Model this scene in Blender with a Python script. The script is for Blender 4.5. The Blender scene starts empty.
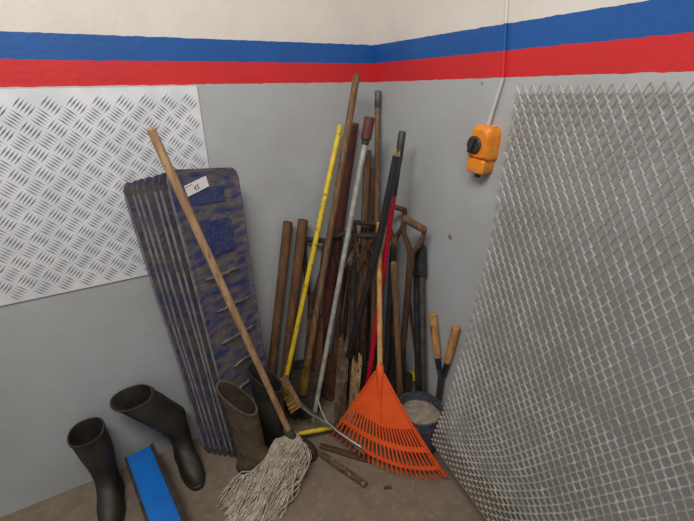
import bpy, math, random
from mathutils import Vector, Matrix, noise

random.seed(7)
scene = bpy.context.scene
col = scene.collection
V = Vector

# ------------------------------------------------------------------ camera
F, PITCH, ROLL, YAW = 405.0, math.radians(23.2), math.radians(1.1), math.radians(30.2)
ANG, DIST, CAMH = math.radians(34.1), 1.92, 1.5
CAM = V((-math.sin(ANG)*DIST, -math.cos(ANG)*DIST, CAMH))
fh = V((math.sin(YAW), math.cos(YAW), 0))
FW = (fh*math.cos(PITCH) - V((0, 0, 1))*math.sin(PITCH)).normalized()
r0 = FW.cross(V((0, 0, 1))).normalized()
u0 = r0.cross(FW)
RT = r0*math.cos(ROLL) - u0*math.sin(ROLL)
UP = u0*math.cos(ROLL) + r0*math.sin(ROLL)
cd = bpy.data.cameras.new('camera')
cd.sensor_width = 36.0
cd.lens = F/694*36.0
cd.clip_start = 0.02
cam = bpy.data.objects.new('camera', cd)
cam.matrix_world = Matrix(((RT.x, UP.x, -FW.x, CAM.x), (RT.y, UP.y, -FW.y, CAM.y), (RT.z, UP.z, -FW.z, CAM.z), (0, 0, 0, 1)))
col.objects.link(cam)
scene.camera = cam

# ------------------------------------------------------------------ light
world = bpy.data.worlds.new('world')
scene.world = world
world.use_nodes = True
world.node_tree.nodes['Background'].inputs[0].default_value = (1.0, 0.98, 0.95, 1)
world.node_tree.nodes['Background'].inputs[1].default_value = 0.33
def area(name, loc, target, sx, sy, power, color):
    l = bpy.data.lights.new(name, 'AREA')
    l.shape = 'RECTANGLE'; l.size = sx; l.size_y = sy; l.energy = power; l.color = color
    o = bpy.data.objects.new(name, l)
    o.location = loc
    o.rotation_euler = (V(target)-V(loc)).to_track_quat('-Z', 'Y').to_euler()
    col.objects.link(o)
area('ceiling_lamp', (-1.5, -1.5, 2.75), (-0.5, -0.5, 0.9), 1.3, 0.5, 40, (1.0, 0.97, 0.92))
scene.view_settings.view_transform = 'Standard'
scene.view_settings.look = 'None'
scene.view_settings.exposure = 0.0
scene.view_settings.gamma = 1.0
scene.view_settings.use_curve_mapping = False

# ------------------------------------------------------------------ pixel -> place (a pixel gives the direction, the touched surface the distance)
def ray(x, y): return FW + RT*((x-347)/F) - UP*((y-260.5)/F)
def FL(x, y, z=0.0):
    d = ray(x, y); return CAM + d*((z-CAM.z)/d.z)
def LW(x, y, off=0.0):
    d = ray(x, y); return CAM + d*((-off-CAM.y)/d.y)
def RW(x, y, off=0.0):
    d = ray(x, y); return CAM + d*((-off-CAM.x)/d.x)

# ------------------------------------------------------------------ materials
def srgb(r, g, b):
    def c(v):
        v /= 255.0
        return v/12.92 if v <= 0.04045 else ((v+0.055)/1.055)**2.4
    return (c(r), c(g), c(b), 1)
MATS = {}
def mat(name, c1, c2=None, c3=None, rough=0.6, metal=0.0, scale=20.0, stretch=(1, 1, 1), bump=0.1, lo=0.4, hi=0.6, fine=120.0, spec=0.5, alpha=1.0, trans=0.0):
    """two or three colours mixed by noise in object space, with a fine relief"""
    if name in MATS: return MATS[name]
    m = bpy.data.materials.new(name); m.use_nodes = True
    nt = m.node_tree; n = nt.nodes; L = nt.links
    b = n['Principled BSDF']
    b.inputs['Roughness'].default_value = rough
    b.inputs['Metallic'].default_value = metal
    b.inputs['Specular IOR Level'].default_value = spec
    b.inputs['Transmission Weight'].default_value = trans
    tc = n.new('ShaderNodeTexCoord'); mp = n.new('ShaderNodeMapping')
    mp.inputs['Scale'].default_value = stretch
    L.new(tc.outputs['Object'], mp.inputs['Vector'])
    def noise_n(s, d=6):
        q = n.new('ShaderNodeTexNoise'); q.inputs['Scale'].default_value = s; q.inputs['Detail'].default_value = d
        L.new(mp.outputs['Vector'], q.inputs['Vector']); return q
    def ramp(src, a, c):
        q = n.new('ShaderNodeMapRange'); q.inputs[1].default_value = a; q.inputs[2].default_value = c
        L.new(src, q.inputs[0]); return q.outputs[0]
    def mix(f, a, c):
        q = n.new('ShaderNodeMix'); q.data_type = 'RGBA'
        L.new(f, q.inputs[0])
        for sock, v in ((q.inputs[6], a), (q.inputs[7], c)):
            if isinstance(v, tuple): sock.default_value = v
            else: L.new(v, sock)
        return q.outputs[2]
    out = c1
    if c2: out = mix(ramp(noise_n(scale).outputs[0], lo, hi), c1, c2)
    if c3: out = mix(ramp(noise_n(scale*2.7, 8).outputs[0], 0.55, 0.68), out, c3)
    if isinstance(out, tuple): b.inputs['Base Color'].default_value = out
    else: L.new(out, b.inputs['Base Color'])
    if bump:
        bp = n.new('ShaderNodeBump'); bp.inputs['Strength'].default_value = bump; bp.inputs['Distance'].default_value = 0.004
        L.new(noise_n(fine, 5).outputs[0], bp.inputs['Height']); L.new(bp.outputs[0], b.inputs['Normal'])
    MATS[name] = m
    return m

def wall_material():
    m = bpy.data.materials.new('painted_wall'); m.use_nodes = True
    nt = m.node_tree; n = nt.nodes; L = nt.links; b = n['Principled BSDF']
    b.inputs['Roughness'].default_value = 0.5
    g = n.new('ShaderNodeNewGeometry'); sp = n.new('ShaderNodeSeparateXYZ'); L.new(g.outputs['Position'], sp.inputs[0])
    wob = n.new('ShaderNodeTexNoise'); wob.inputs['Scale'].default_value = 26; L.new(g.outputs['Position'], wob.inputs['Vector'])
    def math_n(op, a, c):
        q = n.new('ShaderNodeMath'); q.operation = op
        for s, v in ((q.inputs[0], a), (q.inputs[1], c)):
            if isinstance(v, (int, float)): s.default_value = v
            else: L.new(v, s)
        return q.outputs[0]
    z = math_n('ADD', sp.outputs['Z'], math_n('MULTIPLY', math_n('SUBTRACT', wob.outputs[0], 0.5), 0.007))
    dirt = n.new('ShaderNodeTexNoise'); dirt.inputs['Scale'].default_value = 3.2; dirt.inputs['Detail'].default_value = 9; dirt.inputs['Roughness'].default_value = 0.65
    L.new(g.outputs['Position'], dirt.inputs['Vector'])
    fine = n.new('ShaderNodeTexNoise'); fine.inputs['Scale'].default_value = 45; fine.inputs['Detail'].default_value = 6
    L.new(g.outputs['Position'], fine.inputs['Vector'])
    def mix(f, a, c, t='MIX'):
        q = n.new('ShaderNodeMix'); q.data_type = 'RGBA'; q.blend_type = t
        for s, v in ((q.inputs[0], f), (q.inputs[6], a), (q.inputs[7], c)):
            if isinstance(v, (tuple, int, float)): s.default_value = v
            else: L.new(v, s)
        return q.outputs[2]
    def rng(src, a, c):
        q = n.new('ShaderNodeMapRange'); q.inputs[1].default_value = a; q.inputs[2].default_value = c; L.new(src, q.inputs[0]); return q.outputs[0]
    grey = mix(rng(dirt.outputs[0], 0.35, 0.7), srgb(174, 178, 181), srgb(163, 164, 164))
    grey = mix(rng(fine.outputs[0], 0.70, 0.76), grey, srgb(128, 124, 116))
    white = mix(rng(dirt.outputs[0], 0.4, 0.75), srgb(214, 208, 200), srgb(200, 194, 186))
    red = mix(rng(dirt.outputs[0], 0.4, 0.7), srgb(204, 36, 38), srgb(188, 34, 36))
    blue = mix(rng(dirt.outputs[0], 0.4, 0.7), srgb(18, 84, 156), srgb(14, 74, 140))
    c = mix(math_n('GREATER_THAN', z, 1.517), grey, red)
    c = mix(math_n('GREATER_THAN', z, 1.589), c, blue)
    c = mix(math_n('GREATER_THAN', z, 1.659), c, white)
    # one chipped brown spot in the grey paint
    p = RW(450, 238)
    vd = n.new('ShaderNodeVectorMath'); vd.operation = 'DISTANCE'; L.new(g.outputs['Position'], vd.inputs[0]); vd.inputs[1].default_value = p
    d2 = math_n('ADD', vd.outputs['Value'], math_n('MULTIPLY', math_n('SUBTRACT', fine.outputs[0], 0.5), 0.05))
    c = mix(math_n('LESS_THAN', d2, 0.008), c, srgb(140, 112, 92))
    L.new(c, b.inputs['Base Color'])
    bp = n.new('ShaderNodeBump'); bp.inputs['Strength'].default_value = 0.18; bp.inputs['Distance'].default_value = 0.006
    L.new(fine.outputs[0], bp.inputs['Height']); L.new(bp.outputs[0], b.inputs['Normal'])
    return m
WALL = wall_material()

CONCRETE = mat('dusty_concrete', srgb(128, 113, 97), srgb(110, 96, 82), srgb(134, 119, 103), rough=0.9, scale=14, bump=0.4, fine=90, lo=0.3, hi=0.75)
ALU = mat('bright_aluminium', srgb(236, 238, 242), srgb(222, 224, 230), rough=0.35, metal=0.25, scale=12, bump=0.02)
ALUBAR = mat('aluminium_tread', srgb(150, 152, 158), rough=0.35, metal=0.6, bump=0)
BLUEP = mat('dusty_blue_plastic', srgb(52, 64, 118), srgb(112, 103, 98), srgb(78, 78, 98), rough=0.75, scale=20, stretch=(0.7, 0.7, 2.0), bump=0.6, lo=0.36, hi=0.56, fine=60)
BLUECLEAN = mat('cleaner_blue_plastic', srgb(40, 58, 122), srgb(62, 70, 108), srgb(98, 92, 94), rough=0.65, scale=26, bump=0.2)
BLUEDUST = mat('brown_dust_on_blue_plastic', srgb(96, 86, 78), srgb(66, 66, 88), srgb(112, 98, 84), rough=0.85, scale=18, stretch=(1, 1, 1.5), bump=0.3)
RIBDUST = mat('dusty_rib', srgb(128, 114, 98), srgb(96, 90, 96), srgb(70, 74, 110), rough=0.85, scale=30, bump=0.3)
BLUERIM = mat('dusty_blue_rim', srgb(124, 120, 126), srgb(92, 92, 116), srgb(134, 122, 108), rough=0.8, scale=16, bump=0.2)
PAPER = mat('white_paper', srgb(236, 234, 238), rough=0.7, bump=0)
INK = mat('black_ink', srgb(40, 40, 48), rough=0.7, bump=0)
WOOD_PALE = mat('pale_worn_wood', srgb(186, 152, 112), srgb(158, 124, 90), srgb(132, 106, 84), rough=0.65, scale=14, stretch=(3, 3, 0.5), bump=0.1)
WOOD_TAN = mat('tan_wood', srgb(196, 148, 92), srgb(166, 118, 66), srgb(120, 84, 52), rough=0.6, scale=14, stretch=(2, 2, 0.7), bump=0.1)
WOOD_BROWN = mat('brown_wood', srgb(116, 86, 58), srgb(92, 66, 44), srgb(140, 106, 74), rough=0.7, scale=12, stretch=(4, 4, 0.5), bump=0.15)
WOOD_DARK = mat('dark_stained_wood', srgb(84, 58, 42), srgb(62, 44, 34), srgb(104, 74, 54), rough=0.7, scale=12, stretch=(4, 4, 0.5), bump=0.15)
WOOD_GREY = mat('weathered_grey_wood', srgb(104, 86, 66), srgb(78, 62, 46), srgb(132, 112, 88), rough=0.85, scale=16, stretch=(1, 1, 1), bump=0.35)
SPLINTER = mat('raw_splintered_wood', srgb(176, 146, 104), srgb(120, 92, 62), srgb(208, 182, 140), rough=0.85, scale=30, stretch=(3, 3, 0.6), bump=0.3)
RUST = mat('rusty_steel', srgb(98, 68, 46), srgb(72, 52, 40), srgb(122, 82, 52), rough=0.8, metal=0.2, scale=22, bump=0.3)
RUSTPIPE = mat('rusty_pipe', srgb(112, 78, 50), srgb(88, 62, 44), srgb(134, 94, 60), rough=0.75, metal=0.2, scale=10, stretch=(2, 2, 0.6), bump=0.2)
DARKSTEEL = mat('dark_dirty_steel', srgb(62, 51, 42), srgb(46, 40, 35), srgb(88, 66, 48), rough=0.8, metal=0.1, scale=14, bump=0.25)
MAROON = mat('maroon_paint', srgb(98, 46, 42), srgb(78, 38, 34), srgb(70, 48, 40), rough=0.55, scale=16, bump=0.15)
GALV = mat('galvanised_steel', srgb(192, 192, 184), srgb(162, 162, 152), rough=0.4, metal=0.3, scale=30, bump=0.05)
YELLOW = mat('yellow_paint', srgb(222, 192, 42), srgb(206, 174, 34), srgb(150, 124, 46), rough=0.5, scale=20, bump=0.05)
RED = mat('red_fibreglass', srgb(196, 22, 48), srgb(176, 20, 44), rough=0.25, scale=12, bump=0.0)
BLACK = mat('black_rubber', srgb(38, 38, 40), srgb(54, 52, 50), rough=0.5, scale=14, bump=0.08)
BLACKGLOSS = mat('black_plastic_pipe', srgb(30, 31, 34), srgb(42, 42, 44), rough=0.32, scale=14, bump=0.03)
BOOTBLACK = mat('dusty_black_rubber', srgb(36, 33, 30), srgb(58, 50, 42), rough=0.6, scale=8, bump=0.1)
BOOTBROWN = mat('dusty_olive_rubber', srgb(92, 78, 60), srgb(74, 62, 48), srgb(110, 94, 74), rough=0.75, scale=8, bump=0.1)
ORANGE = mat('orange_plastic', srgb(236, 92, 34), srgb(226, 82, 28), rough=0.42, scale=10, bump=0.02)
SWITCHOR = mat('orange_switch_casing', srgb(232, 142, 30), srgb(220, 122, 30), srgb(196, 134, 84), rough=0.5, scale=18, bump=0.06)
COTTON = mat('cotton_mop_yarn', srgb(190, 178, 162), srgb(162, 148, 130), srgb(206, 196, 182), rough=0.95, scale=30, bump=0.4, fine=400)
STRAW = mat('straw_bristles', srgb(168, 126, 62), srgb(132, 96, 46), rough=0.8, scale=60, bump=0.2)
BRASS = mat('tarnished_brass', srgb(146, 112, 52), srgb(104, 80, 46), rough=0.5, metal=0.5, scale=20, bump=0.1)
GREYTOOL = mat('grey_painted_steel', srgb(96, 94, 86), srgb(76, 72, 64), rough=0.55, metal=0.4, scale=24, bump=0.1)
MESHM = mat('dull_zinc_mesh', srgb(176, 172, 164), srgb(156, 150, 140), srgb(190, 187, 182), rough=0.5, metal=0.2, scale=16, bump=0.0)
BLUEPAINT = mat('bright_blue_paint', srgb(14, 108, 196), srgb(10, 98, 182), rough=0.4, scale=8, bump=0.05)
DUST = mat('grey_cement_dust', srgb(160, 146, 128), srgb(138, 124, 108), srgb(176, 164, 148), rough=0.95, scale=40, bump=0.6, fine=90)
TUBBLUE = mat('dark_blue_grey_rubber', srgb(74, 78, 90), srgb(60, 62, 72), srgb(104, 98, 90), rough=0.65, scale=14, bump=0.15)
BLUEFERR = mat('dark_blue_ferrule', srgb(26, 40, 56), srgb(20, 28, 38), rough=0.45, bump=0.05)
CLEAR = mat('milky_sleeve', srgb(192, 188, 182), rough=0.35, bump=0)

# ------------------------------------------------------------------ mesh helpers
class MB:
    def __init__(s): s.v = []; s.f = []
    def add(s, vs, fs):
        k = len(s.v); s.v += [V(p) for p in vs]; s.f += [tuple(i+k for i in f) for f in fs]; return s
    def box(s, c, ax, ay, az):
        c = V(c); ax = V(ax); ay = V(ay); az = V(az)      # half-extents as vectors
        vs = [c+ax*i+ay*j+az*k for k in (-1, 1) for j in (-1, 1) for i in (-1, 1)]
        return s.add(vs, [(0, 2, 3, 1), (4, 5, 7, 6), (0, 1, 5, 4), (2, 6, 7, 3), (0, 4, 6, 2), (1, 3, 7, 5)])
    def tube(s, pts, r, n=10, caps=True, squash=1.0, up=None, fold=False):
        pts = [V(p) for p in pts]
        rs = r if isinstance(r, (list, tuple)) else [r]*len(pts)
        rings = []; prev = None; pt = None
        for i, p in enumerate(pts):
            t = (pts[min(i+1, len(pts)-1)] - pts[max(i-1, 0)])
            if t.length < 1e-9: t = pt.copy() if pt else V((0, 0, 1))
            t.normalize()
            if pt and fold and t.dot(pt) < 0: t = -t
            pt = t
            if prev is None:
                a = V(up) if up else (V((0, 0, 1)) if abs(t.z) < 0.9 else V((1, 0, 0)))
            else: a = prev
            a = (a - t*a.dot(t)).normalized(); b = t.cross(a); prev = a
            rings.append([p + (a*math.cos(q)*squash + b*math.sin(q))*rs[i] for q in (2*math.pi*k/n for k in range(n))])
        vs = [p for rg in rings for p in rg]; fs = []
        for i in range(len(rings)-1):
            for k in range(n):
                fs.append((i*n+k, i*n+(k+1) % n, (i+1)*n+(k+1) % n, (i+1)*n+k))
        if caps:
            fs.append(tuple(reversed(range(n)))); fs.append(tuple((len(rings)-1)*n+k for k in range(n)))
        return s.add(vs, fs)
    def pipe(s, a, b, ro, ri, n=16, deep=0.25):
        """open-ended pipe: outer wall, rim at b, inner wall going down"""
        a = V(a); b = V(b); t = (b-a).normalized()
        return s.tube([a, a+(b-a)*0.5, b, b, b-t*deep, b-t*deep], [ro, ro, ro, ri, ri, 0.0005], n, fold=True)
    def lathe(s, c, prof, axis=(0, 0, 1), n=24):
        c = V(c); ax = V(axis).normalized()
        return s.tube([c+ax*z for r, z in prof], [max(r, 1e-4) for r, z in prof], n, caps=True, fold=True)
    def sheet(s, fn, nu, nv, thick, front=None):
        """closed thick sheet over fn(u,v); front(u,v) adds height on the + side"""
        P = [[V(fn(i/nu, j/nv)) for i in range(nu+1)] for j in range(nv+1)]
        N = []
        for j in range(nv+1):
            row = []
            for i in range(nu+1):
                du = P[j][min(i+1, nu)]-P[j][max(i-1, 0)]; dv = P[min(j+1, nv)][i]-P[max(j-1, 0)][i]
                nn = du.cross(dv)
                row.append(nn.normalized() if nn.length > 1e-12 else V((0, 0, 1)))
            N.append(row)
        A = [P[j][i]+N[j][i]*(thick/2+(front(i/nu, j/nv) if front else 0)) for j in range(nv+1) for i in range(nu+1)]
        B = [P[j][i]-N[j][i]*(thick/2) for j in range(nv+1) for i in range(nu+1)]
        w = nu+1; o = len(A); fs = []
        for j in range(nv):
            for i in range(nu):
                q = (j*w+i, j*w+i+1, (j+1)*w+i+1, (j+1)*w+i)
                fs.append(q); fs.append(tuple(o+k for k in reversed(q)))
        for i in range(nu):
            fs.append((i+1, i, o+i, o+i+1)); k = nv*w+i; fs.append((k, k+1, o+k+1, o+k))
        for j in range(nv):
            k = j*w; fs.append((k, k+w, o+k+w, o+k)); k = j*w+nu; fs.append((k+w, k, o+k, o+k+w))
        return s.add(A+B, fs)
    def prism(s, poly, c, ax, ay, az, depth, chamfer=0.0):
        """2-D outline in (ax, ay) about c, extruded along az from 0 to depth, front edge chamfered"""
        c = V(c); ax = V(ax); ay = V(ay); az = V(az); n = len(poly)
        lay = [(1.0, 0.0), (1.0, depth-chamfer)]
        if chamfer:
            m = max(max(abs(x), abs(y)) for x, y in poly); lay.append((1-chamfer/m, depth))
        vs = [c+ax*(x*k)+ay*(y*k)+az*h for k, h in lay for x, y in poly]
        fs = [tuple(reversed(range(n))), tuple((len(lay)-1)*n+i for i in range(n))]
        for l in range(len(lay)-1):
            for i in range(n): fs.append((l*n+i, l*n+(i+1) % n, (l+1)*n+(i+1) % n, (l+1)*n+i))
        return s.add(vs, fs)

def root_base(o):
    while o.parent: o = o.parent
    return o.location.copy()
def build(mb, name, m, parent=None, base=None, smooth=True, kind=None):
    base = root_base(parent) if parent else V(base if base is not None else (0, 0, 0))
    me = bpy.data.meshes.new(name)
    me.from_pydata([p-base for p in mb.v], [], mb.f); me.update()
    if smooth:
        me.shade_smooth()
        me.set_sharp_from_angle(angle=math.radians(38))
    me.materials.append(m)
    o = bpy.data.objects.new(name, me); col.objects.link(o)
    if parent: o.parent = parent
    else: o.location = base
    if kind: o['kind'] = kind
    return o
def tag(o, label, cat, group=None):
    o['label'] = label; o['category'] = cat
    if group: o['group'] = group
    return o
def thing(name, label, cat, base, group=None):
    o = bpy.data.objects.new(name, None); o.empty_display_size = 0.05
    o.location = V(base); col.objects.link(o)
    return tag(o, label, cat, group)
def struct(o): o['kind'] = 'structure'; return o
def lerp(a, b, t): return V(a)+(V(b)-V(a))*t
def perp(axis, hint):
    axis = V(axis).normalized(); h = V(hint); return (h-axis*h.dot(axis)).normalized()

# ------------------------------------------------------------------ setting
def plane_box(name, lo, hi, m):
    c = (V(lo)+V(hi))/2; h = (V(hi)-V(lo))/2
    o = struct(build(MB().box(c, (h.x, 0, 0), (0, h.y, 0), (0, 0, h.z)), name, m, smooth=False)); return o
f = plane_box('floor', (-4, -4, -0.1), (0.12, 0.12, 0), CONCRETE)
f['label'] = 'dusty brown concrete floor'
plane_box('wall_left', (-4, 0, 0), (0, 0.12, 2.9), WALL)['label'] = 'wall with white, blue, red and grey bands of paint, left of the corner'
plane_box('wall_right', (0, -4, 0), (0.12, 0.12, 2.9), WALL)['label'] = 'wall with white, blue, red and grey bands of paint, right of the corner'

# ------------------------------------------------------------------ aluminium tread plate on the left wall
x1 = LW(200, 110).x; x0 = -1.5; zt = 1.512; zb = 0.86
t = thing('tread_plate', 'bright aluminium tread plate with raised bars fixed on the wall', 'metal plate', ((x0+x1)/2, -0.002, zb))
build(MB().box(((x0+x1)/2, -0.0035, (zt+zb)/2), ((x1-x0)/2, 0, 0), (0, 0.0025, 0), (0, 0, (zt-zb)/2)), 'sheet', ALU, t, smooth=False)
bars = MB(); pitch = 0.066
d1 = V((1, 0, 1)).normalized(); d2 = V((1, 0, -1)).normalized()
for i in range(int((x1-x0)/pitch*1.5)+24):
    for j in range(-24, 40):
        c = V((x0, -0.006, zb)) + d1*(i*pitch*0.72-0.25) + d2*(j*pitch*0.72-0.2)
        if not (x0+0.02 < c.x < x1-0.018 and zb+0.02 < c.z < zt-0.018): continue
        a, b = (d1, d2) if (i+j) % 2 else (d2, d1)
        for k in range(-2, 3):
            p = c+b*(k*0.0098)
            l = 0.022
            bars.add([p-a*l, p-b*0.0024, p+a*l, p+b*0.0024, p+V((0, -0.0025, 0))], [(0, 1, 4), (1, 2, 4), (2, 3, 4), (3, 0, 4)])
build(bars, 'tread_bars', ALUBAR, t, smooth=False, kind='stuff')

# ------------------------------------------------------------------ blue plastic boards
def board_front(u, v):
    h = 0.0
    e = min(u*0.29, (1-u)*0.29, v*1.2, (1-v)*1.2)
    if e < 0.014: h += 0.004                                    # raised rim
    return h
NB = 7
for k in range(NB):
    q = k/(NB-1)
    BL = lerp(FL(241, 462), FL(207, 456), q)
    BR = lerp((-0.642, -0.104, 0), (-0.735, -0.02, 0), q)
    jit = [0, 0.02, -0.02, 0.035, 0.02, -0.03, 0][k]
    TL = lerp(LW(164, 170, 0.225), LW(120, 180, 0.085), q+jit)
    TR = LW(236, 167, 0.085) if k == 0 else lerp(LW(234, 172, 0.07), V((-0.775, -0.014, 1.12)), q)
    BL = lerp(FL(241, 462), FL(207, 456), q+jit*0.6)
    ph = random.uniform(0, 6.28); am = random.uniform(0.004, 0.0075) if k else 0.002
    nrm = (BR-BL).cross(V((0, 0, 1))).normalized()
    nrmf = nrm if nrm.dot(CAM-BL) > 0 else -nrm
    def fn(u, v, BL=BL, BR=BR, TL=TL, TR=TR, ph=ph, am=am, nrm=nrm):
        cr = 0.035                                              # rounded corners
        W, Hh = 0.29, 1.2
        x = u; y = v
        ex = min(u, 1-u)*W; ey = min(v, 1-v)*Hh
        if ex < cr:
            lim = (cr-math.sqrt(max(cr*cr-(cr-ex)**2, 0)))/Hh
            y = lim+(1-2*lim)*v
        p = BL*(1-x)*(1-y)+BR*x*(1-y)+TL*(1-x)*y+TR*x*y
        return p + nrm*(am*math.sin(v*7+ph)*(1-u)*math.sin(math.pi*min(v*1.1, 1)))
    lab = ['dust-caked dark blue plastic board with a white paper sticker, front of the leaning stack',
           'dusty blue plastic board second from the front of the leaning stack',
           'dusty blue plastic board third from the front of the leaning stack',
           'dusty blue plastic board in the middle of the leaning stack, fourth from either side',
           'dusty blue plastic board third from the back of the leaning stack',
           'dusty blue plastic board second from the back of the leaning stack',
           'dusty blue plastic board at the back of the stack, nearest the tread plate wall'][k]
    base = (BL+BR)/2
    b = MB().sheet(fn, 36 if k == 0 else 24, 110 if k == 0 else 60, 0.006, board_front if k == 0 else None)
    o = tag(build(b, 'plastic_board', BLUEP if k == 0 else BLUEDUST, base=base), lab, 'plastic board', 'blue plastic boards leaning on the left wall')
    rim = MB(); rim.tube([fn(0.004, j/40) for j in range(1, 40)], 0.0052, 6)
    build(rim, 'rim', BLUERIM, o)
    if k == 0:
        for vv in (0.10, 0.19, 0.28, 0.37, 0.47, 0.58, 0.69):           # dusty cross ribs
            rr = MB(); u0r = random.uniform(0.08, 0.3); u1r = random.uniform(0.75, 0.93)
            rr.tube([fn(u0r+(u1r-u0r)*j/10, vv+random.uniform(-.0025, .0025))+ nrmf*0.0065 for j in range(11)], [0.003]+[random.uniform(0.005, 0.0075) for _ in range(9)]+[0.003], 6)
            build(rr, 'cross_rib', RIBDUST, o)
    if k == 0:
        # raised clean panel with a round boss, and the hand hold
        build(MB().sheet(lambda u, v: fn(0.30+0.42*u, 0.755+0.10*v)+nrmf*0.0065, 6, 6, 0.005), 'raised_panel', BLUECLEAN, o)
        hc = fn(0.50, 0.805)+nrmf*0.009
        build(MB().tube([hc+V((0, 0, 0.012*math.sin(a)))+(fn(0.55, .8)-fn(0.45, .8)).normalized()*0.012*math.cos(a) for a in [6.2832*j/16 for j in range(17)]], 0.0016, 5, caps=False), 'round_boss', BLUECLEAN, o)
        build(MB().sheet(lambda u, v: fn(0.22+0.50*u, 0.905+0.045*v)+nrmf*0.0045, 6, 3, 0.003), 'hand_hold', BLUECLEAN, o)
        # paper sticker near the top
        def on(u, v, h=0.008): 
            p = fn(u, v); du = fn(u+0.02, v)-fn(u-0.02, v); dv = fn(u, v+0.02)-fn(u, v-0.02)
            n = du.cross(dv).normalized(); return p+n*h, n
        P, n = on(0.34, 0.955)
        if n.dot(CAM-P) < 0: n = -n
        c1 = P; ex = (LW(212, 172, 0.1)-LW(188, 179, 0.1)); ex = (ex-n*ex.dot(n)).normalized(); ey = n.cross(ex).normalized()
        st = MB().box(P+n*0.0005, ex*0.047, ey*0.0185, n*0.0006)
        so = build(st, 'paper_sticker', PAPER, o, smooth=False); so['label'] = 'white paper sticker with handwriting'
        ink = MB()
        def stroke(pts, r=0.0011):
            ink.tube([P+n*0.0013+ex*x+ey*y for x, y in pts], r, 5)
        # handwritten 45
        stroke([(-0.012, 0.003), (-0.014, -0.004), (-0.006, -0.003)]); stroke([(-0.006, 0.005), (-0.008, -0.012)])
        stroke([(0.007, 0.005), (0.0, 0.004), (-0.001, -0.001), (0.004, -0.001), (0.006, -0.005), (0.003, -0.009), (-0.002, -0.009)])
        x = -0.042
        for w in (3, 2, 3, 2, 2, 3, 2, 2):                      # illegible printed line
            stroke([(x, 0.0125+random.uniform(-.001, .001)), (x+w*0.0009, 0.0135)], 0.0009); x += w*0.0009+0.0012
        build(ink, 'handwriting', INK, so, smooth=False)

# ------------------------------------------------------------------ boots
def boot(name, label, base, yaw, m, height=0.32, lean=(0, 0), slant=0.0, tilt=0.0, rw=0.055):
    """rubber boot built from stacked outlines; +y is the toe"""
    t = thing(name, label, 'boot', base, 'rubber boots by the blue boards')
    R = Matrix.Rotation(yaw, 4, 'Z')
    sl = [  # z, back, front, half width
        (0.018, -0.082, 0.190, 0.043), (0.035, -0.080, 0.192, 0.045), (0.055, -0.077, 0.182, 0.044), (0.072, -0.074, 0.160, 0.041),
        (0.088, -0.071, 0.120, 0.039), (0.105, -0.069, 0.080, 0.039), (0.13, -0.066, 0.058, 0.041), (0.16, -0.066, 0.052, 0.044),
        (0.20, -0.070, 0.052, 0.049), (0.25, -0.074, 0.056, rw), (height-0.012, -0.078, 0.060, rw+0.002), (height-0.010, -0.081, 0.063, rw+0.005), (height, -0.081, 0.063, rw+0.005),
        (height, -0.075, 0.057, rw-0.001), (height-0.06, -0.072, 0.054, rw-0.003), (0.14, -0.055, 0.045, 0.034)]
    n = 28
    def ring(z, b, f, w, grow=0.0):
        out = []
        for k in range(n):
            a = 2*math.pi*k/n; cy = (b+f)/2; ry = (f-b)/2+grow
            ca, sa = math.cos(a), math.sin(a)
            y = cy+ry*math.copysign(abs(ca)**0.85, ca); x = (w+grow)*math.copysign(abs(sa)**0.85, sa)
            if z < 0.09: x *= 1.0 - 0.16*max(0, min(1, (0.05-abs(y-0.03))/0.05))     # waist of the foot
            q = max(0, z-0.11)
            zz = z + (slant*(y)*min(1, q/0.15) if q > 0 else 0)
            out.append(V((x+lean[0]*q*q*3.2, y+lean[1]*q*q*3.2, zz)))
        return out
    def loft(rs, close=True):
        vs = [R @ p + V(base) for r in rs for p in r]; fs = []
        for i in range(len(rs)-1):
            for k in range(n): fs.append((i*n+k, i*n+(k+1) % n, (i+1)*n+(k+1) % n, (i+1)*n+k))
        fs.append(tuple(reversed(range(n)))); fs.append(tuple((len(rs)-1)*n+k for k in range(n)))
        return MB().add(vs, fs)
    build(loft([ring(*s) for s in sl]), 'upper', m, t)
    build(loft([ring(0.0, -0.082, 0.190, 0.043, 0.002), ring(0.002, -0.082, 0.190, 0.043, 0.004), ring(0.02, -0.082, 0.190, 0.043, 0.004), ring(0.023, -0.082, 0.19, 0.043, 0.001)]), 'sole', BLACK, t)
    return t
boot('rubber_boot', 'black rubber boot flopped over beside the blue steel bar, toe pointing out', (-1.05, -0.09, 0), math.radians(186), BOOTBLACK, 0.41, lean=(0.46, 0.0), rw=0.070)
boot('rubber_boot', 'black rubber boot half hidden behind the blue steel bar', (-1.335, -0.12, 0), math.radians(176), BOOTBLACK, 0.34, lean=(0.1, 0.0))
FEET = [((-0.803, -0.308), math.radians(228)), ((-0.686, -0.256), math.radians(224))]
boot('rubber_boot', 'olive brown rubber boot with open top between the blue boards and mop', (*FEET[0][0], 0), FEET[0][1], BOOTBROWN, 0.43, lean=(0.16, 0.02), slant=-0.85, rw=0.040)
boot('rubber_boot', 'black rubber boot with open top standing behind the mop head', (*FEET[1][0], 0), FEET[1][1], BOOTBLACK, 0.405, lean=(0.04, 0.0), slant=-0.7, rw=0.040)
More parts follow.
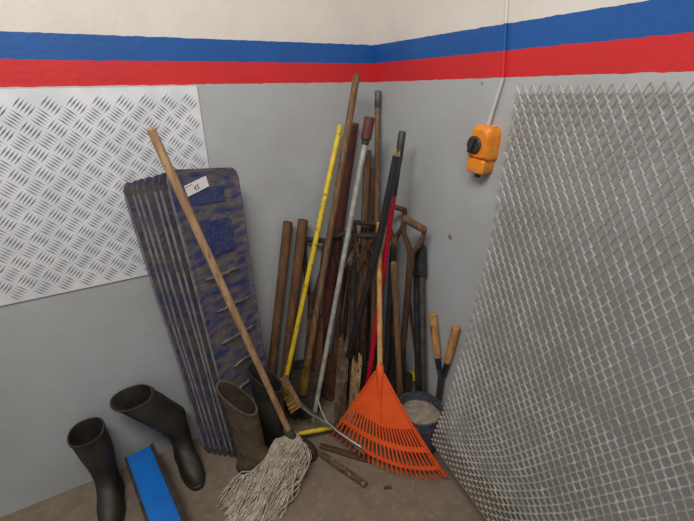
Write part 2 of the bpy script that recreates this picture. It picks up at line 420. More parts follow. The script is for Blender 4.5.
def foot_top(x, y):
    """height of the boot feet at a floor point, so that the mop can lie over them"""
    best = 0.0
    for (bx, by), yaw in FEET:
        dx, dy = x-bx, y-by; c, q = math.cos(-yaw), math.sin(-yaw)
        lx, ly = dx*c-dy*q, dx*q+dy*c
        if abs(lx) > 0.064 or ly < -0.1 or ly > 0.205: continue
        if ly < 0.082: return 9.0
        for (y0, h0), (y1, h1) in (((0.08, 0.118), (0.12, 0.095)), ((0.12, 0.095), (0.16, 0.08)), ((0.16, 0.08), (0.206, 0.055))):
            if y0 <= ly <= y1: best = max(best, h0+(h1-h0)*(ly-y0)/(y1-y0))
    return best

# ------------------------------------------------------------------ blue steel bar on the floor
A = FL(153, 444, 0.12); B = FL(194, 537, 0.12)
ax = (B-A).normalized(); ac = V((ax.y, -ax.x, 0)).normalized()
if ac.x > 0: ac = -ac
t = thing('steel_channel', 'bright blue painted steel bar with dark rusty edges on the floor', 'steel bar', (A.x, A.y, 0))
c = (A+B)/2+ac*0.055
L2 = (B-A).length/2
zz = V((0, 0, 1))
build(MB().box(c+zz*(-0.004), ax*L2, ac*0.05, zz*0.004), 'top_flange', BLUEPAINT, t, smooth=False)
build(MB().box(c-ac*0.049+zz*0.002, ax*L2, ac*0.008, zz*0.003), 'edge_strip', DARKSTEEL, t, smooth=False)
for sgn, off in ((-1, 0.0), (1, 0.0)):
    build(MB().box(c+ac*(sgn*0.053)+zz*(-0.058), ax*L2, ac*0.004, zz*0.062), 'side_flange', DARKSTEEL, t, smooth=False)

# ------------------------------------------------------------------ mop
J = FL(289.5, 433, 0.155); T = LW(150, 127, 0.37)
ax = (T-J).normalized()
t = thing('mop', 'cotton string mop with a long pale wooden handle leaning over the blue boards', 'mop', (J.x, J.y, 0))
build(MB().tube([J+ax*0.0, J+ax*0.5, T-ax*0.006, T], [0.0125, 0.0125, 0.012, 0.007], 14), 'handle', WOOD_PALE, t)
co = build(MB().tube([J-ax*0.03, J-ax*0.028, J+ax*0.028, J+ax*0.03], [0.020, 0.023, 0.017, 0.0155], 16), 'collar', GREYTOOL, t)
build(MB().tube([J+ax*0.02, J+ax*0.029], 0.0185, 16), 'clamp_ring', BRASS, co)
S = MB()
E0 = FL(233, 521, 0.0)
main = (E0-V((J.x, J.y, 0))); mlen = main.length; md = main.normalized(); ms = V((-md.y, md.x, 0))
away = ms if ms.y < 0 else -ms
for i in range(430):
    lay = random.random()                       # 0 bottom .. 1 top of the heap
    side = random.gauss(0, 0.5); side = max(-1, min(1, side))
    ln = mlen*random.uniform(0.72, 1.08)*(1-0.16*abs(side))
    top = 0.04+0.10*lay*(1-0.55*side*side)
    st = J + V((random.uniform(-.012, .012), random.uniform(-.012, .012), -0.035)) - ax*0.012
    back = 0.05*random.random()
    pts = []; bad = False
    ph = random.uniform(0, 6.28); am = random.uniform(0.005, 0.016); fr = random.uniform(1.2, 2.8)
    for k in range(15):
        s = k/14
        d = -back*math.sin(math.pi*min(1, s*3.2))*(1 if s < .31 else 0) + ln*(s**1.15)
        d += 0.012*math.sin(ph*2+fr*9*s)*s
        w = side*(0.105*math.sin(min(1, s*3.4)*math.pi/2) + 0.024*s) + am*math.sin(ph+fr*6.28*s)*min(1, s*4)
        hump = st.z*(1-min(1, s*4.0)) + top*math.sin(math.pi*min(1, 0.22+s*0.80))**0.8*min(1, s*4.0)*(1-0.35*s)
        z = max(0.003+0.012*lay*random.random(), hump + 0.02*math.sin(math.pi*min(1, s*2.4))*lay)
        p = V((st.x, st.y, 0)) + md*d + ms*w
        ft = foot_top(p.x, p.y); tries = 0
        while ft > 1 and tries < 12:
            p += away*0.012; ft = foot_top(p.x, p.y); tries += 1
        if ft > 1: bad = True
        if s < 0.12: z = min(z, st.z)
        p.z = max(z, ft+0.012+0.02*lay) if ft else z
        pts.append(p)
    if bad: continue
    if i % 11 == 0:                             # looped ends
        e = pts[-1]
        pts += [e+md*0.015+ms*0.012, e+ms*0.026, e-md*0.03+ms*0.022]
        for p in pts[-3:]: p.z = 0.004
    S.tube(pts, 0.0021, 5)
build(S, 'mop_strings', COTTON, t, kind='stuff')

# ------------------------------------------------------------------ plain poles of the corner
def pole(name, label, cat, T, B, r, m, group='poles and handles standing in the corner', n=14, part='shaft', kids=None, r2=None):
    t = thing(name, label, cat, (B.x, B.y, 0), group)
    ax = (T-B).normalized()
    build(MB().tube([B, lerp(B, T, .5), T-ax*0.004, T], [r2 or r, r, r, r*0.75], n), part, m, t)
    return t, ax
def pipe_thing(name, label, T, B, ro, m, rim=None):
    t = thing(name, label, 'pipe', (B.x, B.y, 0), 'poles and handles standing in the corner')
    ax = (T-B).normalized()
    build(MB().pipe(B, T, ro, ro*0.8), 'tube_wall', m, t)
    if rim: build(MB().tube([T-ax*0.012, T-ax*0.010, T+ax*0.002, T+ax*0.002], [ro*1.01, ro*1.06, ro*1.06, ro*0.8], 16, caps=False), 'rim', rim, t)
    return t, ax
pipe_thing('rusty_pipe', 'rusty brown steel pipe standing leftmost of all the poles', LW(288, 222, 0.035), FL(266.5, 417), 0.0205, RUSTPIPE)
pipe_thing('rusty_pipe', 'rusty brown steel pipe between the leftmost pipe and the yellow pole', LW(303, 220, 0.045), FL(280.5, 412.5), 0.0225, RUSTPIPE)
t, ax = pole('yellow_pole', 'yellow painted pole leaning left of the long wooden handle', 'pole', LW(340.5, 125, 0.06), FL(276, 425.5), 0.0115, YELLOW)
pipe_thing('maroon_post', 'thick maroon painted steel post with a rusty rim behind the long wooden handle', LW(353, 123, 0.031), FL(315.5, 395), 0.0255, MAROON, BRASS)

# long-handled shovel (longest handle, brass-coloured socket)
def blade(B, ax, wd, w, l, thick=0.0035, dish=0.02, tip=0.25):
    nrm = ax.cross(wd).normalized()
    def fn(u, v):
        x = (u-0.5)*2; half = w/2
        e = 1.0 if v > tip else math.sqrt(max(0.02, 1-((tip-v)/tip)**2))*0.9+0.1*(v/tip)
        sh = 1.0 if v < 0.93 else 1-(v-0.93)*2.0
        return B + ax*(l*v) + wd*(x*half*e*sh) + nrm*(dish*(1-x*x) - dish)
    return MB().sheet(fn, 10, 16, thick)
T = LW(357, 74, 0.11); B = FL(299, 417)
ax = (T-B).normalized(); wd = perp(ax, RT)
t = thing('long_shovel', 'long handled shovel with the tallest brown wooden handle leaning into the corner', 'shovel', (B.x, B.y, 0), 'poles and handles standing in the corner')
build(MB().tube([B+ax*0.34, lerp(B, T, .6), T-ax*0.008, T], [0.0152, 0.0145, 0.0138, 0.009], 14), 'handle', WOOD_BROWN, t)
so = build(MB().tube([B+ax*0.14, B+ax*0.2, B+ax*0.30, B+ax*0.345, B+ax*0.347], [0.026, 0.024, 0.021, 0.0175, 0.0150], 14), 'socket', BRASS, t)
build(blade(B, ax, wd, 0.135, 0.26), 'blade', DARKSTEEL, t)

# galvanised pole with maroon coupling
T = LW(370, 117, 0.20); B = FL(313, 422)
ax = (T-B).normalized()
t = thing('galvanised_pole', 'galvanised steel pole with a maroon coupling on top in front of the spades', 'pole', (B.x, B.y, 0), 'poles and handles standing in the corner')
build(MB().tube([B, lerp(B, T, .5), T-ax*0.07], 0.0112, 14), 'shaft', GALV, t)
c = build(MB().tube([T-ax*0.085, T-ax*0.083, T-ax*0.002, T, T-ax*0.03], [0.0195, 0.0215, 0.0215, 0.015, 0.013], 14, fold=True), 'coupling', MAROON, t)
build(MB().tube([T-ax*0.105, T-ax*0.083], [0.0145, 0.0165], 12), 'collar', BLACK, c)

# wooden poles in the very corner
pole('wooden_pole', 'thick brown wooden pole standing in the corner behind the galvanised pole', 'pole', LW(368, 150, 0.03), FL(356, 386), 0.0165, WOOD_BROWN)
pole('wooden_pole', 'reddish brown wooden pole in the corner left of the ferruled rake handle', 'pole', LW(373.5, 168, 0.05), FL(365, 388), 0.013, WOOD_DARK)

T = LW(377.5, 91, 0.012) if LW(377.5, 91, 0.012).x < -0.02 else RW(378, 91, 0.018)
B = FL(375, 392); ax = (T-B).normalized()
t, ax = pole('ferruled_pole', 'tall brown wooden pole with a grey metal ferrule on top, right of the corner', 'pole', T, B, 0.0125, WOOD_BROWN)
build(MB().tube([T-ax*0.065, T-ax*0.063, T-ax*0.004, T+ax*0.002], [0.0128, 0.0142, 0.0140, 0.010], 14), 'ferrule', GREYTOOL, t)
for lab, tx, ty, off, bx, by, r, m in (
        ('dark wooden stick crossing behind the foot of the maroon post', 347, 262, 0.022, 328, 388, 0.012, WOOD_DARK),
        ('brown wooden stick just right of the maroon post', 356, 246, 0.062, 344, 389, 0.012, WOOD_BROWN),
        ('brown wooden stick hidden close behind the black pole', 374, 250, 0.17, 372, 404, 0.0135, WOOD_BROWN),
        ('short dark wooden stick behind the tall galvanised pole', 352, 266, 0.03, 337, 387, 0.011, WOOD_DARK)):
    pole('wooden_stick', lab, 'stick', LW(tx, ty, off), FL(bx, by), r, m)
# loose shovel head and tangled wire
B = FL(312, 409.5); T = LW(316, 309, 0.095); ax = (T-B).normalized(); wd = perp(ax, RT)
def fnh(u, v):
    x = 2*u-1; e = 1.0 if v < 0.85 else math.sqrt(max(0.05, 1-((v-0.85)/0.15)**2))
    return B+ax*((T-B).length*v)+wd*(x*0.040*e)-ax.cross(wd).normalized()*(0.010*x*x)
tag(build(MB().sheet(fnh, 8, 14, 0.004), 'shovel_head', RUST, base=(B.x, B.y, 0)), 'narrow rusty shovel head with a rounded top leaning behind the long shovel', 'shovel head')
wr = MB()
for i in range(16):
    p = LW(random.uniform(350, 372), random.uniform(238, 246), 0.25)
    pts = [p]
    for k in range(5): pts.append(pts[-1]+V((random.uniform(-.014, .014), random.uniform(-.008, .008), random.uniform(-.03, -.006))))
    wr.tube(pts, 0.0022, 5)
p = LW(361, 260, 0.25)
tag(build(wr, 'wire_tangle', RUST, base=p), 'tangle of rusty wire hanging below the stacked spade grips', 'wire')

# black sheathed pole with a splintered end
T = RW(396.5, 156, 0.17); M = RW(380, 237, 0.215); B = FL(348.5, 357, 0.36)
t = thing('black_pole', 'black plastic covered pole with a splintered wooden top crossing the red pole', 'pole', (B.x, B.y, B.z), 'poles and handles standing in the corner')
build(MB().tube([B, lerp(B, M, .5), lerp(M, B, .08), lerp(M, T, .08), lerp(M, T, .5), T], [0.0150, 0.0152, 0.0152, 0.0152, 0.0145, 0.0145], 16), 'sheath', BLACKGLOSS, t)
ax = (T-M).normalized(); sp = MB()
for a in range(6):
    q = perp(ax, RT).cross(ax)*math.sin(a*1.05)+perp(ax, RT)*math.cos(a*1.05)
    b = T+q*0.007-ax*0.01
    sp.tube([b, b+ax*0.012, b+ax*random.uniform(0.02, 0.045)+q*0.002], [0.0055, 0.005, 0.0006], 5)
build(sp, 'splintered_tip', SPLINTER, t, smooth=False)

# red fibreglass pole with black grip
T = RW(402.5, 131, 0.10); B = FL(363.5, 417)
ax = (T-B).normalized(); K = T-ax*0.235
t = thing('red_pole', 'glossy red fibreglass pole with a black upper grip leaning right of the black pole', 'pole', (B.x, B.y, 0), 'poles and handles standing in the corner')
build(MB().tube([B, lerp(B, K, .5), K], 0.0118, 14), 'shaft', RED, t)
g = build(MB().tube([K-ax*0.01, K, K+ax*0.12, K+ax*0.122, T-ax*0.006, T], [0.0122, 0.0128, 0.0128, 0.0150, 0.0146, 0.011], 14), 'grip', BLACK, t)

# ------------------------------------------------------------------ spades with D-grips
def spade(label, T, B, gv, shaft=WOOD_DARK, grip=RUST, bm=DARKSTEEL, gw=0.105, yoke=0.13, bw=0.16, bl=0.27, round_tip=0.2, grip_r=0.0115, barm=None, shaft_r=0.0145, group='spades standing in the corner', skew=0.0):
    ax = (T-B).normalized(); g0 = perp(ax, gv); g = (g0+ax*skew).normalized()
    t = thing('spade', label, 'spade', (B.x, B.y, 0), group)
    Y = T-ax*yoke
    build(MB().tube([B+ax*bl*0.8, lerp(B, Y, .6), Y], [shaft_r*1.05, shaft_r, shaft_r*1.1], 12), 'shaft', shaft, t)
    yk = MB()
    for s in (-1, 1):
        yk.tube([Y-ax*0.03, Y+ax*0.012+g*(s*gw*0.18), lerp(Y, T, .42)+g*(s*gw*0.40), T-ax*0.012+g*(s*gw*0.49), T+ax*0.006+g*(s*gw*0.48)], [0.012, 0.011, 0.0095, 0.0092, 0.0105], 10)
    y = build(yk, 'yoke', grip, t)
    build(MB().tube([T-g*gw*0.52, T-g*gw*0.5, T-g*gw*0.2, T+g*gw*0.2, T+g*gw*0.5, T+g*gw*0.52], [grip_r*0.7, grip_r*0.95, grip_r, grip_r, grip_r*0.95, grip_r*0.7], 12), 'hand_grip', barm or grip, y)
    build(MB().tube([B+ax*(bl*0.72), B+ax*(bl+0.02), B+ax*(bl+0.13)], [0.021, 0.020, shaft_r*1.12], 12), 'socket', bm, t)
    build(blade(B, ax, g0, bw, bl, tip=round_tip), 'blade', bm, t)
    return t
spade('dark spade with a long narrow yoke between the yellow pole and long shovel handle', LW(315, 240, 0.045), FL(305, 405.5), RT, grip=DARKSTEEL, gw=0.092, yoke=0.26, shaft=WOOD_DARK, bw=0.13)
spade('spade with a dark steel hand grip right of the maroon post', LW(343, 234, 0.086), FL(334, 399), RT, skew=0.35, grip=DARKSTEEL, shaft=WOOD_DARK, bm=RUST, bw=0.12)
spade('rusty spade with the upper of the two stacked hand grips by the black pole', LW(366, 223, 0.11), FL(352, 392), RT, grip=DARKSTEEL, shaft=WOOD_BROWN, bm=RUST, bw=0.12)
spade('rusty spade with the lower of the two stacked hand grips by the black pole', LW(367, 236, 0.19), FL(361, 407), RT, grip=RUST, shaft=WOOD_DARK, barm=DARKSTEEL, bm=DARKSTEEL, bw=0.13)
spade('rusty spade with a brown yoke just right of the red pole', RW(395, 207, 0.06), FL(391, 402), RT, skew=-0.35, grip=RUST, shaft=WOOD_BROWN, gw=0.09, bw=0.13)
spade('spade with a tilted thick worn hand grip, rightmost of the spades', RW(414, 224, 0.09), FL(397, 412), RT, skew=-0.55, grip=RUST, shaft=WOOD_DARK, barm=WOOD_BROWN, grip_r=0.0155, gw=0.10, bw=0.11, yoke=0.11)

# other handles right of the corner
pole('wooden_rod', 'reddish brown round wooden handle with its lower end beside the dusty tub', 'handle', RW(394, 262, 0.17), FL(401.5, 424, 0.0), 0.0135, WOOD_BROWN, r2=0.017)
pole('dark_steel_rod', 'dark steel bar standing behind the orange rake head', 'bar', RW(393, 245, 0.09), FL(384, 408), 0.014, BLACK)
pole('dark_steel_rod', 'thin dark steel bar left of the black pole foot', 'bar', LW(354, 262, 0.13), FL(349.5, 399.5), 0.012, DARKSTEEL)
pole('dark_steel_rod', 'dark bar right of the black pole foot, behind the red pole', 'bar', LW(371, 262, 0.13), FL(357, 397), 0.012, BLACK)
pole('wooden_rod', 'thin slanted brown handle right of the rightmost spade shaft', 'handle', RW(408, 292, 0.012), FL(424, 419.5), 0.006, WOOD_DARK)

# bolt cutter with black grips
def limb(mb, pts, rs, n=12): mb.tube(pts, rs, n); return mb
base = FL(421, 421)
t = thing('bolt_cutter', 'long bolt cutter with black rubber grips standing against the right wall', 'bolt cutter', (base.x, base.y, 0))
for (tx, ty, bx, by, off, gl, m) in ((421, 244, 424.5, 408, 0.03, 0.135, GREYTOOL), (416, 250, 418, 405, 0.03, 0.11, BLACK)):
    T = RW(tx, ty, off); B = RW(bx, by, 0.035); ax = (T-B).normalized()
    a = build(MB().tube([B, lerp(B, T, .5), T-ax*0.02], 0.0125, 12), 'arm', m, t)
    build(MB().tube([T-ax*gl, T-ax*(gl-0.004), T-ax*0.02, T-ax*0.006, T], [0.020, 0.0225, 0.0225, 0.0195, 0.010], 14), 'rubber_grip', BLACK, a)
j = RW(421, 411, 0.05)
wy = V((0, 1, 0))
build(MB().prism([(-0.03, 0.05), (0.03, 0.05), (0.024, -0.01), (0.012, -0.06), (-0.012, -0.06), (-0.024, -0.01)], (-0.046, j.y, 0.065), (0, 1, 0), (0, 0, 1), (1, 0, 0), 0.016, 0.003), 'jaws', DARKSTEEL, t, smooth=False)

# hedge shears with two wooden handles
base = FL(441, 432)
t = thing('hedge_shears', 'hedge shears with two tan wooden handles standing by the dusty tub', 'shears', (base.x, base.y, 0))
piv = RW(441, 380, 0.018)
for (tx, ty, fx, fy, kx, ky) in ((432.5, 313, 437.5, 357, 439, 368), (456.5, 326, 447.5, 362, 444, 374)):
    T = RW(tx, ty, 0.02); Fp = RW(fx, fy, 0.02); K = RW(kx, ky, 0.018); ax = (T-Fp).normalized()
    hnd = build(MB().tube([Fp, lerp(Fp, T, .3), lerp(Fp, T, .75), T-ax*0.006, T], [0.0145, 0.0165, 0.0170, 0.0165, 0.010], 14), 'handle', WOOD_TAN, t)
    build(MB().tube([K, Fp-ax*0.014, Fp+ax*0.024, Fp+ax*0.026], [0.0115, 0.0125, 0.0140, 0.0125], 12), 'ferrule', BLUEFERR, hnd)
    build(MB().tube([K+ax*0.005, lerp(K, piv, .6), piv], [0.0105, 0.010, 0.012], 10), 'tang', BLACK, t)
for s in (-1, 1):
    p = piv; e = V((-0.014, piv.y+0.02+s*0.012, 0.002))
    a = (e-p); nn = V((1, 0, 0)); w = a.normalized().cross(nn).normalized()*0.018
    x = nn*(0.0015); o = nn*(s*0.002)
    build(MB().add([p-w+o-x, p+w+o-x, e+w*0.3+o-x, e-w*0.3+o-x, p-w+o+x, p+w+o+x, e+w*0.3+o+x, e-w*0.3+o+x], [(0, 1, 2, 3), (7, 6, 5, 4), (0, 4, 5, 1), (1, 5, 6, 2), (2, 6, 7, 3), (3, 7, 4, 0)]), 'blade', DARKSTEEL, t, smooth=False)
build(MB().tube([piv+V((-0.008, 0, 0)), piv+V((0.008, 0, 0))], 0.009, 10), 'pivot_bolt', RUST, t)

# broken wooden stakes
def stake(label, T, B, w, d, m, yaw):
    ax = (T-B).normalized(); a = perp(ax, RT); b = ax.cross(a)
    mb = MB(); nx, ny = 5, 3
    for i in range(nx):
        for j in range(ny):
            c = B + a*((i+.5)/nx-.5)*w + b*((j+.5)/ny-.5)*d
            l = (T-B).length*random.uniform(0.72, 1.0)
            s = w/nx*0.52; r = d/ny*0.52
            cut = l-random.uniform(0.02, 0.05)
            tipp = c+ax*l+a*random.uniform(-.004, .004)
            mb.add([c-a*s-b*r, c+a*s-b*r, c+a*s+b*r, c-a*s+b*r, c-a*s-b*r+ax*cut, c+a*s-b*r+ax*cut, c+a*s+b*r+ax*cut, c-a*s+b*r+ax*cut, tipp],
                   [(3, 2, 1, 0), (0, 1, 5, 4), (1, 2, 6, 5), (2, 3, 7, 6), (3, 0, 4, 7), (4, 5, 8), (5, 6, 8), (6, 7, 8), (7, 4, 8)])
    return tag(build(mb, 'broken_stake', m, base=(B.x, B.y, 0), smooth=False), label, 'wooden stake', 'broken wooden stakes')
stake('broken brown wooden stake with a jagged top right of the galvanised pole', FL(345, 333, 0.40), FL(339, 415), 0.055, 0.03, WOOD_GREY, 0)
stake('broken pale wooden stake with a splintered top below the black pole', FL(358, 350, 0.385), FL(352, 421), 0.045, 0.025, SPLINTER, 0)
pole('wooden_stick', 'short weathered wooden stick leaning below the foot of the black pole', 'stick', FL(347, 362, 0.43), FL(336, 426), 0.010, WOOD_GREY, group='loose wood on the floor')
# stake with yellow cap
T = FL(411.5, 374, 0.225); B = FL(418, 420.5)
ax = (T-B).normalized(); a = perp(ax, RT)
t = thing('capped_stake', 'small wooden stake with a yellow painted tip behind the dusty tub', 'wooden stake', (B.x, B.y, 0))
build(MB().box(lerp(B, T, .5), a*0.011, ax.cross(a)*0.009, ax*((T-B).length/2)), 'stake', WOOD_GREY, t, smooth=False)
build(MB().box(T-ax*0.012, a*0.014, ax.cross(a)*0.012, ax*0.019), 'yellow_tip', YELLOW, t, smooth=False)

# ------------------------------------------------------------------ leaf rake
Ap = V((-0.286, -0.485, 0.417)); Lt = V((-0.447, -0.330, 0.008)); Rt = V((-0.145, -0.78, 0.004))
Tp = RW(379, 222, 0.155)
hx = (Tp-Ap).normalized()
mid = (Lt+Rt)/2; md = (mid-Ap); hl = md.length; md.normalize(); wd = (Rt-Lt).normalized()
nrm = md.cross(wd).normalized()
if nrm.dot(CAM-Ap) < 0: nrm = -nrm
half = (Rt-Lt).length/2
t = thing('leaf_rake', 'orange plastic leaf rake with a pale wooden handle standing tines down', 'rake', (mid.x, mid.y, 0))
build(MB().tube([Ap-hx*0.01, lerp(Ap, Tp, .3), lerp(Ap, Tp, .7), Tp], [0.0115, 0.0115, 0.0115, 0.0110], 14), 'handle', WOOD_TAN, t)
CTR = FL(388, 474, 0.004)-mid; CTR.z = 0
def rk(s, q, h=0.0):
    """s -1..1 across, q 0..1 from apex to tips"""
    w0 = 0.018
    curve = 0.020*math.sin(math.pi*q)*(1-0.3*s*s) - 0.035*max(0, q-0.86)/0.14*0.2
    # outer tines a little shorter along the axis: rounded lower outline
    ql = q*(1-0.02*s*s)
    return Ap + md*(hl*ql) + CTR*((1-s*s)*q*q) + wd*(s*(w0+(half-w0)*q)) + nrm*(curve+h)
plate = MB().sheet(lambda u, v: rk(u*2-1, 0.0+0.5*v + 0.035*v*(1-abs(u*2-1))), 24, 10, 0.004)
pl = build(plate, 'fan_plate', ORANGE, t)
rb = MB()
for s in (-0.985, 0.985): rb.tube([rk(s, q/8*0.97, 0.004) for q in range(9)], 0.005, 6)
build(rb, 'edge_rib', ORANGE, t)
build(MB().tube([rk(0, q/8*0.5, 0.006) for q in range(9)], [0.011, 0.011, 0.011, 0.009, 0.006, .005, .005, .0045, .004], 8), 'centre_rib', ORANGE, pl)
build(MB().tube([Ap+hx*0.03, Ap+hx*0.025, Ap, Ap+md*0.05+nrm*0.006, Ap+md*0.11+nrm*0.012], [0.0135, 0.0155, 0.0170, 0.015, 0.009], 12), 'socket', ORANGE, t)
NT = 25
for i in range(NT):
    s = -1+2*i/(NT-1)
    q0 = 0.49; q1 = 1.0 - (0.02 if i % 2 else 0.0)
    path = [rk(s, q0+(q1-q0)*k/7) for k in range(8)]
    w = 0.0036; hgt = 0.0022
    mb = MB(); vs = []
    for k, p in enumerate(path):
        ww = w*(1 if k < 6 else 0.8)
        vs += [p-wd*ww-nrm*hgt, p+wd*ww-nrm*hgt, p+wd*ww+nrm*hgt, p-wd*ww+nrm*hgt]
    fs = [(0, 1, 2, 3), (31, 30, 29, 28)]
    for k in range(7):
        for e in range(4): fs.append((k*4+e, (k+1)*4+e, (k+1)*4+(e+1) % 4, k*4+(e+1) % 4))
    build(mb.add(vs, fs), 'tine', ORANGE, t, smooth=False)
for q, w in ((0.70, 0.010), (0.875, 0.007)):
    build(MB().sheet(lambda u, v: rk(u*2-1, q+(v-0.5)*w*2/hl, 0.001), 24, 2, 0.005), 'cross_bar', ORANGE, t)

# ------------------------------------------------------------------ tub of cement dust
tc = FL(428, 411, 0.17); tc.x = -0.129; tc.y = -0.566
t = thing('dusty_tub', 'dusty dark rubber tub filled with grey cement dust beside the orange rake', 'tub', (tc.x, tc.y, 0))
build(MB().lathe((tc.x, tc.y, 0), [(0.001, 0.0), (0.078, 0.0), (0.084, 0.01), (0.096, 0.205), (0.102, 0.207), (0.102, 0.217), (0.0965, 0.218), (0.096, 0.16), (0.088, 0.05), (0.001, 0.045)], n=36), 'tub_wall', TUBBLUE, t)
dm = MB(); n = 30; rings = []
dm.add([V((tc.x, tc.y, 0.186))], [])
for k in range(1, 8):
    for i in range(n):
        a = 2*math.pi*i/n; r = 0.0965*k/7
        x = tc.x+math.cos(a)*r; y = tc.y+math.sin(a)*r
        dm.v.append(V((x, y, 0.172+0.014*(1-k/7)+0.008*noise.noise(V((x*40, y*40, 0))))))
for i in range(n): dm.f.append((0, 1+i, 1+(i+1) % n))
for k in range(6):
    for i in range(n): dm.f.append((1+k*n+i, 1+(k+1)*n+i, 1+(k+1)*n+(i+1) % n, 1+k*n+(i+1) % n))
build(dm, 'cement_dust', DUST, t)

# ------------------------------------------------------------------ brush, wire, sticks on the floor
U = FL(284.5, 376, 0.30); Bk = FL(301, 407, 0.195); E = FL(364, 453, 0.115)
ax = (U-Bk).normalized(); lft = perp(ax, -RT+UP*0.15); nn = ax.cross(lft)
t = thing('scrubbing_brush', 'scrubbing brush with straw coloured bristles and a long grey handle', 'brush', (E.x, E.y, 0))
bl = (U-Bk).length
build(MB().box(lerp(U, Bk, .5), ax*(bl/2), lft*0.010, nn*0.022), 'brush_block', WOOD_BROWN, t, smooth=False)
br = MB()
for i in range(16):
    for j in range(4):
        p = Bk+ax*(bl*(i+.5)/16)+lft*0.009+nn*((j-1.5)*0.011)
        d = (lft+ax*random.uniform(-.12, .12)+nn*random.uniform(-.1, .1)).normalized()
        br.tube([p, p+d*random.uniform(0.036, 0.042)], [0.0030, 0.0042], 6)
build(br, 'bristle_tufts', STRAW, t, smooth=False, kind='stuff')
M = FL(330, 424, 0.15)
build(MB().tube([Bk+ax*0.02, lerp(Bk, M, .35), M, lerp(M, E, .5), E], [0.013, 0.013, 0.010, 0.0075, 0.006], 10, squash=0.6), 'handle', GREYTOOL, t)
w = [FL(317, 396, 0.20), FL(321, 410, 0.185), FL(327, 422, 0.17), FL(337, 431, 0.165), FL(350, 440, 0.158), FL(361, 447, 0.15)]
tag(build(MB().tube(w, 0.0032, 6), 'bent_wire', GALV, base=(w[-1].x, w[-1].y, 0)), 'thin bent grey wire rod crossing the brush handle', 'wire rod')

a = FL(298, 434, 0.055); b = FL(334, 427, 0.055)
t = thing('yellow_bar', 'short yellow painted bar lying between the mop collar and orange rake', 'bar', ((a.x+b.x)/2, (a.y+b.y)/2, 0))
build(MB().tube([a, lerp(a, b, .5), b], 0.0105, 10), 'shaft', YELLOW, t)
build(MB().tube([b, lerp(b, b+(b-a), .35)], [0.0125, 0.0115], 10), 'end_cap', RUST, t)

def plank(name, label, A, B, w, h, m):
    ax = (B-A).normalized(); sd = V((-ax.y, ax.x, 0)).normalized(); up = sd.cross(ax)
    if up.z < 0: up = -up
    def sec(p, k): return [p-sd*w*k-up*h, p+sd*w*k-up*h, p+sd*w*k+up*h*0.6, p+sd*w*k*0.7+up*h, p-sd*w*k*0.7+up*h, p-sd*w*k+up*h*0.6]
    mb = MB(); vs = []; N = 8
    for k in range(N+1):
        q = k/N; vs += sec(lerp(A, B, q)+sd*random.uniform(-.0012, .0012), random.uniform(0.9, 1.05)*(1 if 0 < k < N else 0.86))
    fs = [tuple(reversed(range(6))), tuple(N*6+i for i in range(6))]
    for k in range(N):
        for e in range(6): fs.append((k*6+e, k*6+(e+1) % 6, (k+1)*6+(e+1) % 6, (k+1)*6+e))
    return tag(build(mb.add(vs, fs), name, m, base=((A.x+B.x)/2, (A.y+B.y)/2, 0)), label, 'stick', 'loose wood on the floor')
plank('weathered_stick', 'weathered grey brown stick lying on the floor, end pointing at the viewer', FL(314, 449, 0.0125), FL(366, 485, 0.0125), 0.012, 0.0105, WOOD_GREY)
plank('weathered_stick', 'dark flat stick lying under the orange rake tines', FL(320, 445.5, 0.0065), FL(372, 460.5, 0.0065), 0.014, 0.0062, WOOD_DARK)
plank('wood_chip', 'small dark chip of wood lying alone on the floor before the rake', FL(384, 488, 0.004), FL(391, 487, 0.004), 0.006, 0.0035, WOOD_DARK)

# ------------------------------------------------------------------ orange isolator switch
def rounded(poly, k=0.3):
    out = []; n = len(poly)
    for i, p in enumerate(poly):
        a = poly[i-1]; b = poly[(i+1) % n]
        for w0, w1 in ((k, 0.0), (k*0.3, k*0.3), (0.0, k)):
            out.append((p[0]+(a[0]-p[0])*w0+(b[0]-p[0])*w1, p[1]+(a[1]-p[1])*w0+(b[1]-p[1])*w1))
    return out
Sc = RW(488.5, 147, 0.0)
yv = V((0, -1, 0)); zv = V((0, 0, 1))        # to the right along the wall, up
th = math.radians(-5)
sx = yv*math.cos(th)+zv*math.sin(th); sy = -yv*math.sin(th)+zv*math.cos(th); sn = V((-1, 0, 0))
t = thing('isolator_switch', 'orange plastic isolator switch with a black rotary knob on the right wall', 'switch', (0, Sc.y, Sc.z-0.08))
build(MB().prism(rounded([(-0.038, -0.042), (0.038, -0.042), (0.044, -0.034), (0.042, 0.038), (0.030, 0.062), (-0.026, 0.062), (-0.040, 0.040), (-0.044, -0.034)]), Sc+sy*0.008, sx, sy, sn, 0.056, 0.013), 'casing', SWITCHOR, t)
build(MB().prism(rounded([(-0.034, -0.026), (0.034, -0.026), (0.036, 0.022), (-0.036, 0.022)], 0.15), Sc-sy*0.054, sx, sy, sn, 0.052, 0.006), 'terminal_box', SWITCHOR, t)
kc = Sc+sy*0.010-sx*0.009+sn*0.055
k = build(MB().lathe(kc, [(0.027, 0.0), (0.0275, 0.006), (0.025, 0.009), (0.001, 0.009)], axis=sn, n=28), 'rotary_knob', BLACK, t)
kd = (sy+sx*0.25).normalized()
build(MB().box(kc+sn*0.014, kd*0.024, kd.cross(sn)*0.006, sn*0.006), 'knob_ridge', BLACK, k, smooth=False)
build(MB().tube([Sc-sy*0.078+sn*0.028, Sc-sy*0.095+sn*0.028], [0.010, 0.009], 12), 'cable_gland', BLACK, t)
build(MB().tube([Sc+sy*0.066-sx*0.03+sn*0.02, Sc+sy*0.07+sx*0.035+sn*0.02], 0.0025, 8), 'mounting_wire', GALV, t)
top = Sc+sy*0.070+sn*0.02
t = thing('cable', 'thin cable running up the right wall from the orange switch', 'cable', top)
p1 = RW(503, 78, 0.008)
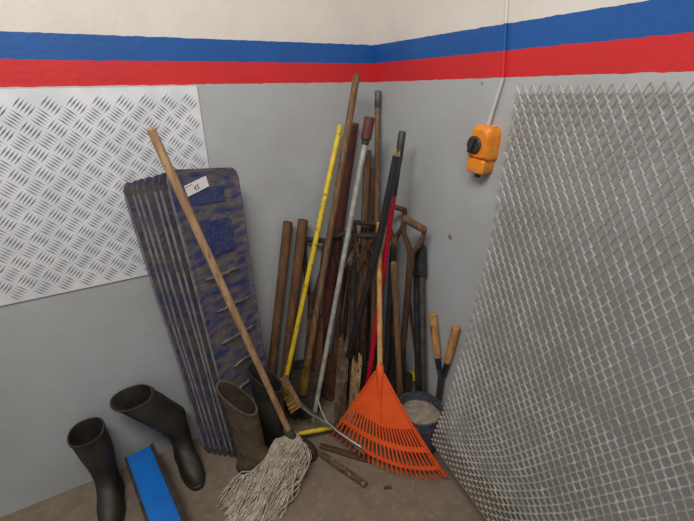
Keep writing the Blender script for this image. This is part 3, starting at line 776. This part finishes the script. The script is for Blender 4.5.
build(MB().tube([top, lerp(top, p1, .5), p1], [0.006, 0.0056, 0.0054], 10), 'clear_sleeve', CLEAR, t)
p2 = RW(507, 0, 0.006); p3 = V((-0.006, p2.y, 2.85))
build(MB().tube([p1, p2, p3], 0.0045, 8), 'painted_cable', WALL, t)

# ------------------------------------------------------------------ expanded metal mesh leaning on the right wall
def expanded(name, label, Lk, Rk, cu, cv, seed):
    rnd = random.Random(seed)
    def curve(K, v):
        # K: list of (v, point)
        for a, b in zip(K, K[1:]):
            if v <= b[0]:
                s = (v-a[0])/(b[0]-a[0]); return lerp(a[1], b[1], s)
        return K[-1][1]
    def P(u, v): return lerp(curve(Lk, v), curve(Rk, v), u)
    mb = MB()
    W = (P(1, .5)-P(0, .5)).length; Hh = sum((P(.5, (k+1)/20)-P(.5, k/20)).length for k in range(20))
    NU = int(W/cu); NV = int(Hh/(cv/2))
    th_, wd_, hh = 0.0009, 0.0025, 0.0036
    for j in range(NV):
        for i in range(NU+1):
            o = 0.5*(j % 2)
            a = ((i+o)/NU, j/NV)
            if a[0] > 1: continue
            pa = P(*a)
            n = (P(a[0]+.02, a[1])-P(a[0]-.02, a[1])).cross(P(a[0], min(1, a[1]+.02))-P(a[0], max(0, a[1]-.02))).normalized()
            for di in (-0.5, 0.5):
                b = ((i+o+di)/NU, (j+1)/NV)
                if not 0 <= b[0] <= 1.0: continue
                A, B = pa-n*hh, P(*b)+n*hh            # each strand tilts out of the sheet
                ed = B-A; e = ed.normalized()
                s = e.cross(n).normalized()
                tw = (n*0.75+s*(0.66 if di > 0 else -0.66)); tw = (tw-e*tw.dot(e)).normalized()
                q = e.cross(tw).normalized()
                mb.box((A+B)/2, e*(ed.length/2+0.001), tw*wd_, q*th_)
            if 0 < j: mb.box(pa, n*(hh+0.001), (P(a[0]+.01, a[1])-pa).normalized()*0.0035, (P(a[0], min(1, a[1]+.01))-pa).normalized()*th_)
    c = P(0.5, 0)
    return tag(build(mb, name, MESHM, base=(c.x, c.y, 0), smooth=False), label, 'metal mesh')
Lk = [(0, FL(431, 443, 0.12)), (0.10, RW(437, 427, 0.205)), (0.25, RW(447, 402, 0.19)), (0.45, RW(464, 345, 0.11)), (0.7, RW(488, 250, 0.045)), (1.0, RW(517, 86, 0.02))]
b0 = FL(474, 521, 0.0); a0 = Lk[0][1]
dirn = (b0-V((a0.x, a0.y, 0))).normalized()
r0p = V((a0.x, a0.y, 0))+dirn*0.82
Rk = [(0, r0p), (0.10, lerp(r0p, V((-0.02, -1.50, 1.50)), .10)+V((0.0, 0, 0))), (0.25, lerp(r0p, V((-0.02, -1.50, 1.50)), .25)+V((.02, 0, 0))), (0.45, lerp(r0p, V((-0.02, -1.50, 1.50)), .45)+V((.03, 0, 0))), (0.7, lerp(r0p, V((-0.02, -1.50, 1.50)), .7)+V((.02, 0, 0))), (1.0, V((-0.02, -1.50, 1.50)))]
expanded('expanded_metal_sheet', 'large grey expanded metal mesh sheet leaning on the right wall', Lk, Rk, 0.026, 0.039, 3)
